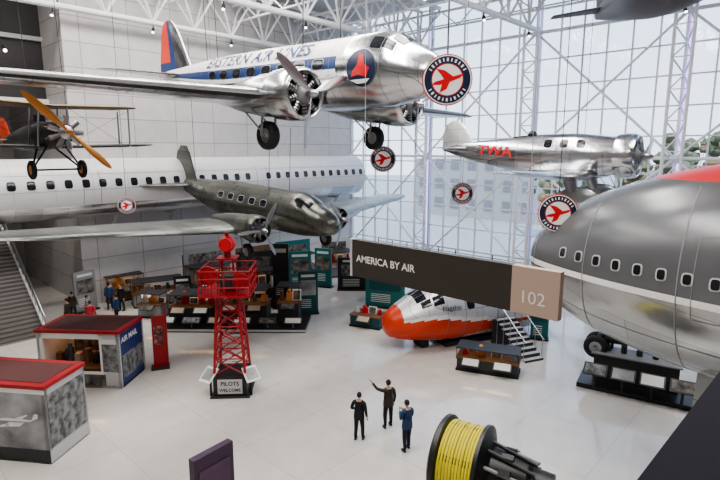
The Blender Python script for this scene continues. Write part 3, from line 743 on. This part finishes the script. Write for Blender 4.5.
def case(name,x,y,yaw,w,d,h,base=DARK,items=4,glass=True,back=None,screens=True,seed=0,z0=0):
    R=random.Random(seed+int(x*7)); b=MB()
    b.box((0,0,.05),(w,d,.1),BLACK); b.box((0,0,h*.25+.05),(w-.1,d-.1,h*.5),base)
    b.box((0,0,h*.5+.08),(w,d,.06),BROWN)
    for i in range(items):
        xx=-w/2+w*(i+.5)/items; k=R.random()
        mm=R.choice([BROWN,CREAM,RED,TEAL,AMBER,LGREY,SILVD,TRED])
        hh=h*.18+h*.2*k
        if i%3==0: b.cyl((xx,0,h*.5+.1),(xx,0,h*.5+.1+hh),.12+.1*k,mm,r1=.08,n=14)
        elif i%3==1: b.box((xx,0,h*.5+.1+hh/2),(.35,.25,hh),mm,rz=k*40); b.sph((xx,0,h*.5+.1+hh+.1),.12,mm,n=12,k=8)
        else: b.box((xx,.05,h*.5+.1+hh/2),(.5,.06,hh),WHITE,rx=-15); b.box((xx,.0,h*.5+.1+hh/2),(.4,.02,hh*.8),MURAL2,rx=-15)
    if glass:
        for gx in(-1,1):
            for gy in(-1,1): b.cyl((gx*(w/2-.03),gy*(d/2-.03),h*.5),(gx*(w/2-.03),gy*(d/2-.03),h),.02,DARK,n=6)
        b.box((0,0,h),(w,d,.05),DARK)
        b.box((0,0,h-.05),(w*.8,.1,.03),WARM)
    if back: b.box((0,d/2+.05,h*.65+.2),(w,.1,h*1.3+.4),back); b.box((0,d/2-.01,h+.15),(w*.8,.02,h*.5),MURAL2)
    if screens:
        n=max(1,int(w/1.3))
        for i in range(n):
            xx=-w/2+w*(i+.5)/n; M=Matrix.Translation((xx,-d/2-.12,h*.48))@Matrix.Rotation(rad(35),4,'X')
            b.box((0,0,0),(.8,.45,.05),DARK,M); b.box((0,0,.03),(.7,.36,.012),R.choice([CREAM,MURAL2,TAN]),M)
    return b.done(name,place(x,y,z0,yaw))
case('display_case',-9.7,29.3,-1,2.6,1.5,1.6,items=5,seed=1,z0=.24)
case('display_case.001',-6.7,29.3,-1,2.8,1.5,1.9,items=5,seed=2,z0=.24)
case('display_case.002',-4.1,29.2,-1,1.3,1.2,2.1,items=3,seed=3,z0=.24)
case('display_case.003',-13.4,33.4,30,3.2,1.5,1.6,items=5,seed=4,base=GREY)
case('display_case.004',-10.3,35.4,42,3.4,1.4,2.2,base=TEALD,items=4,back=GREY,seed=5)
case('display_case.005',.5,28.9,-25,1.9,1.3,1.2,base=TEALD,items=4,seed=6,glass=False)
case('display_case.006',5.9,22.6,-22,2.8,1.1,1.1,base=DARK,items=4,seed=7)
case('display_case.007',-6.6,32.6,20,2.4,1.2,2.4,items=4,seed=9,back=DARK)
case('display_case.008',-1.9,41,20,2.6,1.4,2.0,base=GREY,items=4,seed=10,back=LGREY)
case('display_case.009',-9.4,32.2,10,2.0,1.2,1.7,items=3,seed=12,base=TRED)
case('display_case.010',-12.6,30.6,-10,1.6,1.1,1.5,items=3,seed=14,base=GREY)
case('display_case.011',-4.9,39.7,35,3.0,1.2,2.0,items=4,seed=15,base=TEALD,back=TEAL)
case('display_case.012',-7.6,38,43,3.0,1.1,1.9,items=4,seed=16,base=GREY,back=BROWN)
case('display_case.013',-16.0,34.2,40,2.4,1.1,1.7,items=4,seed=18,base=BROWN,back=CREAM)
b=MB(); b.box((0,0,.12),(8.4,2.8,.24),BLACK); b.box((0,-1.42,.12),(8.4,.03,.12),LGREY)
for i in range(6):
    M=Matrix.Translation((-3.6+i*1.42,-1.25,.65))@Matrix.Rotation(rad(40),4,'X'); b.box((0,0,0),(1.0,.4,.05),DARK,M); b.box((0,0,.03),(.86,.32,.012),[CREAM,MURAL3,TAN,WHITE,MURAL2,CREAM][i],M); b.cyl((-3.6+i*1.42,-1.25,.2),(-3.6+i*1.42,-1.25,.62),.04,GREY,n=8)
b.done('exhibit_platform',place(-7.2,29.0,0,-1))
def panel(name,x,y,yaw,w,h,m,gm=None,title=None):
    b=MB(); b.box((0,0,h/2),(w,.16,h),m); b.box((0,0,.05),(w+.1,.5,.1),BLACK)
    b.box((0,-.09,h*.62),(w*.8,.02,h*.35),gm or MURAL2)
    for i in range(5): b.box((-.1*w,-.09,h*.34-i*.12),(w*.5,.02,.04),CREAM)
    b.box((0,-.09,h*.9),(w*.7,.02,h*.06),CREAM)
    b.done(name,place(x,y,0,yaw))
panel('exhibit_panel',-4.3,36.3,10,1.6,2.9,TEAL); panel('exhibit_panel.001',-2.7,37.4,-20,1.3,2.9,TEAL)
panel('exhibit_panel.002',-.4,36.5,0,2.4,2.4,BLACK); panel('exhibit_panel.003',2.2,37,-15,1.6,2.7,TEAL)
panel('exhibit_panel.004',-5.0,32.1,0,1.0,4.2,BLACK,BLACK); panel('exhibit_panel.005',1.6,32.2,-20,2.6,2.6,TEAL,TEALD)
panel('exhibit_panel.006',-17.2,31.5,60,1.4,2.6,GREY); panel('exhibit_panel.007',9.6,26.6,-20,.9,2.2,TEAL,TEALD)
panel('exhibit_panel.008',-8.0,31.0,0,1.6,2.7,BROWN); panel('exhibit_panel.009',-12.0,36.4,42,1.4,2.7,TEALD)
panel('exhibit_panel.010',-3.2,31.0,10,1.2,2.7,TEALD,MURAL); panel('exhibit_panel.011',-10.9,31.0,15,1.0,2.4,BLACK,MURAL3)
panel('exhibit_panel.012',4.6,35.5,-25,1.8,2.4,TEALD)
# boarding steps
b=MB()
for i in range(9): b.box((0,i*.26,.09+i*.17),(1.1,.28,.06),LGREY); b.box((0,i*.26-.13,i*.17+.03),(1.1,.03,.17),DARK)
for g in(-1,1):
    b.cyl((g*.55,-.1,1.0),(g*.55,2.2,2.5),.03,SILVD,n=8)
    for i in range(0,9,2): b.cyl((g*.55,i*.26,.05),(g*.55,i*.26,1.05+i*.17),.02,SILVD,n=6)
b.box((0,2.3,.7),(1.2,.3,1.4),DARK)
b.done('boarding_steps',place(8.3,23.7,0,22))
# displays under jumbo nose
b=MB()
b.box((0,0,.1),(4.8,2.2,.2),BLACK); b.box((-.3,.3,.75),(3.2,1.0,1.1),DARK); b.box((-.3,.3,1.33),(3.4,1.2,.06),GREY)
for i in range(4):
    M=Matrix.Translation((-1.7+i*1.05,-1.15,.95))@Matrix.Rotation(rad(35),4,'X'); b.box((0,0,0),(.9,.6,.05),DARK,M); b.box((0,0,.03),(.78,.48,.012),[MURAL3,MURAL,CREAM,MURAL2][i],M); b.cyl((-1.7+i*1.05,-1.1,.1),(-1.7+i*1.05,-1.1,.95),.05,DARK,n=8)
for k in range(5): b.cyl((-1.4+k*.6,.3,1.36),(-1.4+k*.6,.3,1.6+.1*(k%2)),.12,DARK,n=12)
b.cyl((-1.6,.6,1.9),(1.4,.6,1.9),.3,DARK,r1=.18,n=18)
wheel(b,(-1.9,.7,1.5),.5,.3); wheel(b,(-1.9,.1,1.5),.5,.3); b.cyl((-1.9,.4,1.5),(-1.4,.4,3.6),.09,SILVD,n=10)
for g in (-1.3,1.1): b.cyl((g,.6,1.3),(g,.6,1.8),.06,DARK,n=8)
b.done('interactive_display',place(11.9,20.6,0,-32))
# aircraft engine front: reel of hoses between dark flanges
b=MB()
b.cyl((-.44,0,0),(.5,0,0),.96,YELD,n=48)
for i in range(11):
    x0=-.4+i*.085; R0=1.0+.012*math.sin(i*2.1)
    pr=[(x0+.042*math.cos(t*pi/4),R0+.042*math.sin(t*pi/4)) for t in range(9)]
    b.rev(pr,YEL,None,56)
for i in range(5):
    a=1.1*i+.4; b.box((.03,.99*math.cos(a),.99*math.sin(a)),(.9,.16,.06),BLACK,rx=math.degrees(a)+90)
b.rev([(-.62,.8),(-.66,1.05),(-.6,1.14),(-.48,1.14),(-.44,1.0)],BLACK,None,48)
b.rev([(-.6,.82),(-.2,.7),(-.2,.001)],RUB,None,40); b.rev([(-.2,.3),(-.5,.2),(-.62,.001)],SILVD,None,24)
for i in range(24):
    a=2*pi*i/24; b.box((-.3,.5*math.cos(a),.5*math.sin(a)),(.04,.06,.5),SILVD,rx=math.degrees(a)-90)
b.rev([(.46,1.0),(.5,1.12),(.6,1.12),(.64,.9),(.8,.62),(1.7,.5),(1.8,.4),(2.3,.36),(2.35,.001)],BLACK,None,40)
for i in range(10):
    a=2*pi*i/10; b.cyl((.6,.75*math.cos(a),.75*math.sin(a)),(1.9,.5*math.cos(a+.3),.5*math.sin(a+.3)),.05,[DARK,GREY,BLACK][i%3],n=8)
    b.box((1.2,.62*math.cos(a),.62*math.sin(a)),(.3,.16,.16),DARK,rx=math.degrees(a))
for x in(-.3,1.4):
    b.box((x,0,-1.25),(.14,1.9,.3),BLACK)
    for g in(-1,1): b.cyl((x,g*.85,-1.7),(x,g*.8,-.5),.07,BLACK,n=8)
b.box((.5,0,-1.62),(2.6,2.1,.16),BLACK)
b.done('aircraft_engine',place(2.8,12.8,1.7,-30))
# parapet
b=MB(); b.box((0,0,0),(9,.34,.1),mat('rail_cap',(.012,.011,.018),.85,spec=.15)); b.box((0,.0,-.6),(9,.12,1.15),BLACK); b.box((0,0,-1.25),(9,.3,.2),DARK)
b.done('balcony_railing',place(2.72,3.12,8.88,45))
# ---------------------------------------------------------------- people
def skin(verts,edges,radii,sub=2):
    me=D.meshes.new('sk'); me.from_pydata(verts,edges,[]); ob=D.objects.new('sk',me); sc.collection.objects.link(ob)
    md=ob.modifiers.new('Skin','SKIN'); md.use_smooth_shade=True
    lay=me.skin_vertices[0].data
    for i,r in enumerate(radii):
        lay[i].radius=r if hasattr(r,'__len__') else (r,r); lay[i].use_root=(i==0)
    ob.modifiers.new('s','SUBSURF').levels=sub
    dg=bpy.context.evaluated_depsgraph_get(); dg.update()
    m2=D.meshes.new_from_object(ob.evaluated_get(dg))
    vs=[v.co.copy() for v in m2.vertices]; fs=[tuple(p.vertices) for p in m2.polygons]
    D.objects.remove(ob); return vs,fs
def person(name,x,y,yaw,top,pants,larm,rarm,hair=HAIR,height=1.75,stance=.11,step=.05,head_yaw=0,head_pitch=0,longhair=False,phone=False):
    b=MB(); shoe=BLACK
    V=[(0,0,.96),(0,0,1.1),(0,.01,1.28),(0,0,1.43),(0,.01,1.53)]; E=[(0,1),(1,2),(2,3),(3,4)]; Rr=[(.165,.125),(.155,.115),(.18,.125),(.13,.09),(.06,.06)]
    for g,arm in((-1,larm),(1,rarm)):
        st=step*g
        i=len(V); V+=[(g*.09,0,.88),(g*stance,.025+st*.5,.49),(g*(stance+.01),st,.1),(g*(stance+.03),st+.13,.045)]; Rr+=[(.105,.105),.075,.055,(.045,.036)]
        E+=[(0,i),(i,i+1),(i+1,i+2),(i+2,i+3)]
        j=len(V); sh=(g*.195,0,1.41); V+=[sh,arm[0],arm[1]]; Rr+=[.075,.058,.042]; E+=[(3,j),(j,j+1),(j+1,j+2)]
    vs,fs=skin(V,E,Rr)
    ml=[]
    for f in fs:
        c=sum((vs[i] for i in f),Vector())/len(f)
        if c.z>1.475 and abs(c.x)<.09 and abs(c.y)<.1: ml.append(SKIN)
        elif c.z<.115: ml.append(shoe)
        elif c.z<.90 and abs(c.x)<.2 and (abs(c.y)<.16) and not any((c-Vector(a[1])).length<.12 for a in(larm,rarm)): ml.append(pants)
        else: ml.append(top)
    b.add(vs,fs,ml)
    def ringz(z,rx,ry,n=24): return [(rx*math.cos(2*pi*i/n),ry*math.sin(2*pi*i/n),z) for i in range(n)]
    rr=[ringz(.82,.195,.155),ringz(.95,.19,.15),ringz(1.08,.175,.135),ringz(1.2,.175,.13)]
    vv=sum(rr,[]); ff=[(k*24+i,k*24+(i+1)%24,(k+1)*24+(i+1)%24,(k+1)*24+i) for k in range(3) for i in range(24)]
    b.add(vv,ff,top); b.cyl((0,0,1.46),(0,.01,1.52),.075,top,r1=.068,n=16,caps=False)
    for g in(-1,1): b.sph((g*(stance+.015),step*g+.06,.045),(.05,.14,.045),shoe,n=12,k=8)
    H=Matrix.Translation((0,.015,1.56))@Matrix.Rotation(rad(head_yaw),4,'Z')@Matrix.Rotation(rad(head_pitch),4,'X')
    b.sph((0,.01,.10),(.076,.094,.113),SKIN,H,n=20,k=14); b.sph((0,.03,.04),(.055,.066,.06),SKIN,H,n=14,k=10)
    b.add([(-.013,.098,.075),(.013,.098,.075),(0,.122,.078),(0,.1,.12)],[(0,1,2),(0,2,3),(1,3,2)],SKIN,H)
    for g in(-1,1):
        b.sph((g*.03,.092,.108),(.013,.008,.008),WHITE,H,n=8,k=6); b.sph((g*.03,.099,.108),.005,BLACK,H,n=6,k=4)
        b.box((g*.03,.098,.126),(.03,.006,.006),hair,H); b.sph((g*.076,.0,.095),(.012,.02,.03),SKIN,H,n=8,k=6)
    b.box((0,.096,.048),(.04,.006,.008),mat('lips',(.35,.12,.10),.5),H)
    b.sph((0,-.008,.125),(.084,.097,.105),hair,H,n=20,k=12)
    if longhair: b.sph((0,-.05,.06),(.075,.06,.12),hair,H,n=16,k=10)
    for g,arm in((-1,larm),(1,rarm)):
        w=Vector(arm[1]); d=(w-Vector(arm[0])).normalized(); u=Vector((1,0,0)) if abs(d.x)<.8 else Vector((0,0,1))
        u=(u-d*u.dot(d)).normalized(); nn=d.cross(u)
        pc=w+d*.05
        Mh=Matrix(((u.x,nn.x,d.x,pc.x),(u.y,nn.y,d.y,pc.y),(u.z,nn.z,d.z,pc.z),(0,0,0,1)))
        b.sph((0,0,0),(.022,.042,.052),SKIN,Mh,n=12,k=8)
        for k,l in enumerate((.068,.078,.072,.056)):
            o=-.03+k*.02; p0=Vector((0,o,.035)); p1=Vector((.006*g,o*1.1,.035+l*.55)); p2=Vector((.026*g,o*1.1,.035+l*.95))
            b.cyl(p0,p1,.0095,SKIN,r1=.0088,n=8,M=Mh); b.sph(p1,.009,SKIN,Mh,n=8,k=6); b.cyl(p1,p2,.0088,SKIN,r1=.007,n=8,M=Mh); b.sph(p2,.007,SKIN,Mh,n=8,k=6)
        p0=Vector((0,-.035,-.01)); p1=Vector((.012*g,-.062,.022)); p2=Vector((.02*g,-.066,.048))
        b.cyl(p0,p1,.0115,SKIN,r1=.0098,n=8,M=Mh); b.sph(p1,.01,SKIN,Mh,n=8,k=6); b.cyl(p1,p2,.0098,SKIN,r1=.008,n=8,M=Mh)
    s=height/1.78
    return b.done(name,place(x,y,0,yaw)@Matrix.Scale(s,4),sharp=60)
JB=mat('black_jacket',(.012,.012,.014),.8); JBR=mat('brown_jacket',(.04,.03,.022),.8); JBL=mat('blue_jacket',(.015,.045,.12),.7); PD=mat('dark_trousers',(.012,.012,.016),.85); JN=mat('navy_trousers',(.015,.02,.04),.85)
JR=mat('red_jacket',(.50,.04,.06),.7); JGY=mat('grey_coat',(.15,.15,.16),.8)
DL=((-.25,-.02,1.14),(-.26,.06,.88)); DR=((.25,-.02,1.14),(.26,.06,.88))
person('standing_man',-.03,16.75,-20,JB,PD,((-.28,-.03,1.16),(-.2,.16,1.08)),DR,height=1.78)
person('standing_man.001',1.03,17.6,25,JBR,PD,((-.36,.18,1.44),(-.48,.30,1.64)),DR,height=1.84,head_yaw=15,stance=.13)
person('standing_man.002',1.58,16.1,35,JBL,JN,((-.23,.05,1.15),(-.08,.28,1.30)),((.25,.05,1.15),(.1,.27,1.28)),height=1.82,head_pitch=-10)
for i,(x,y,yw,j,p_,h) in enumerate([(-15.1,28.0,10,JR,PD,1.72),(-15.9,29.2,-60,JGY,PD,1.7),(-15.0,31.6,160,JB,JN,1.75),(-14.4,29.6,80,JBL,PD,1.65),(-16.6,28.4,90,JBR,PD,1.75),(-15.9,31.9,30,JBL,JN,1.75),(-17.2,30.0,0,JBR,PD,1.7),(-5.6,35.3,0,JB,PD,1.75)]):
    person('visitor' if i==0 else 'visitor.%03d'%i,x,y,yw,j,p_,DL,DR,height=h)
# ---------------------------------------------------------------- light
def area(name,s,d,z,sx,sy,P,col=(1,.955,.90)):
    l=D.lights.new(name,'AREA'); l.shape='RECTANGLE'; l.size=sx; l.size_y=sy; l.energy=P; l.color=col
    o=D.objects.new(name,l); sc.collection.objects.link(o); o.matrix_world=RM@Matrix.Translation((s,d,z)); return o
for i,d in enumerate((5,14,23,32)): area('ceiling_light' if i==0 else 'ceiling_light.%03d'%i,26,d,21.3,26,2.2,[2900,3300,3700,3700][i])
w=D.worlds.new('World'); sc.world=w; w.use_nodes=True; nt=w.node_tree; bg=nt.nodes['Background']
tc=nt.nodes.new('ShaderNodeTexCoord'); sp=nt.nodes.new('ShaderNodeSeparateXYZ'); rp=nt.nodes.new('ShaderNodeValToRGB')
nt.links.new(tc.outputs['Generated'],sp.inputs[0]); nt.links.new(sp.outputs['Z'],rp.inputs[0]); nt.links.new(rp.outputs[0],bg.inputs[0])
rp.color_ramp.elements[0].color=(.90,.95,1,1); rp.color_ramp.elements[1].color=(.52,.70,1,1); rp.color_ramp.elements[1].position=.6
bg.inputs[1].default_value=2.3
sn=D.lights.new('sun','SUN'); sn.energy=3; sn.angle=rad(3); sn.color=(1,.95,.88); so=D.objects.new('sun',sn); sc.collection.objects.link(so); so.rotation_euler=(rad(25),0,rad(0))
# ---------------------------------------------------------------- camera
cam=D.cameras.new('camera'); cam.lens=26.0; cam.sensor_width=36; cam.clip_end=600; co=D.objects.new('camera',cam); sc.collection.objects.link(co)
co.location=(0,0,10); co.rotation_euler=(rad(90-9.82),0,0); sc.camera=co
# align the hall with the world axes
bpy.context.view_layer.update()
Rw=Matrix.Rotation(rad(-227),4,'Z')
for o in list(sc.objects): o.matrix_world=Rw@o.matrix_world
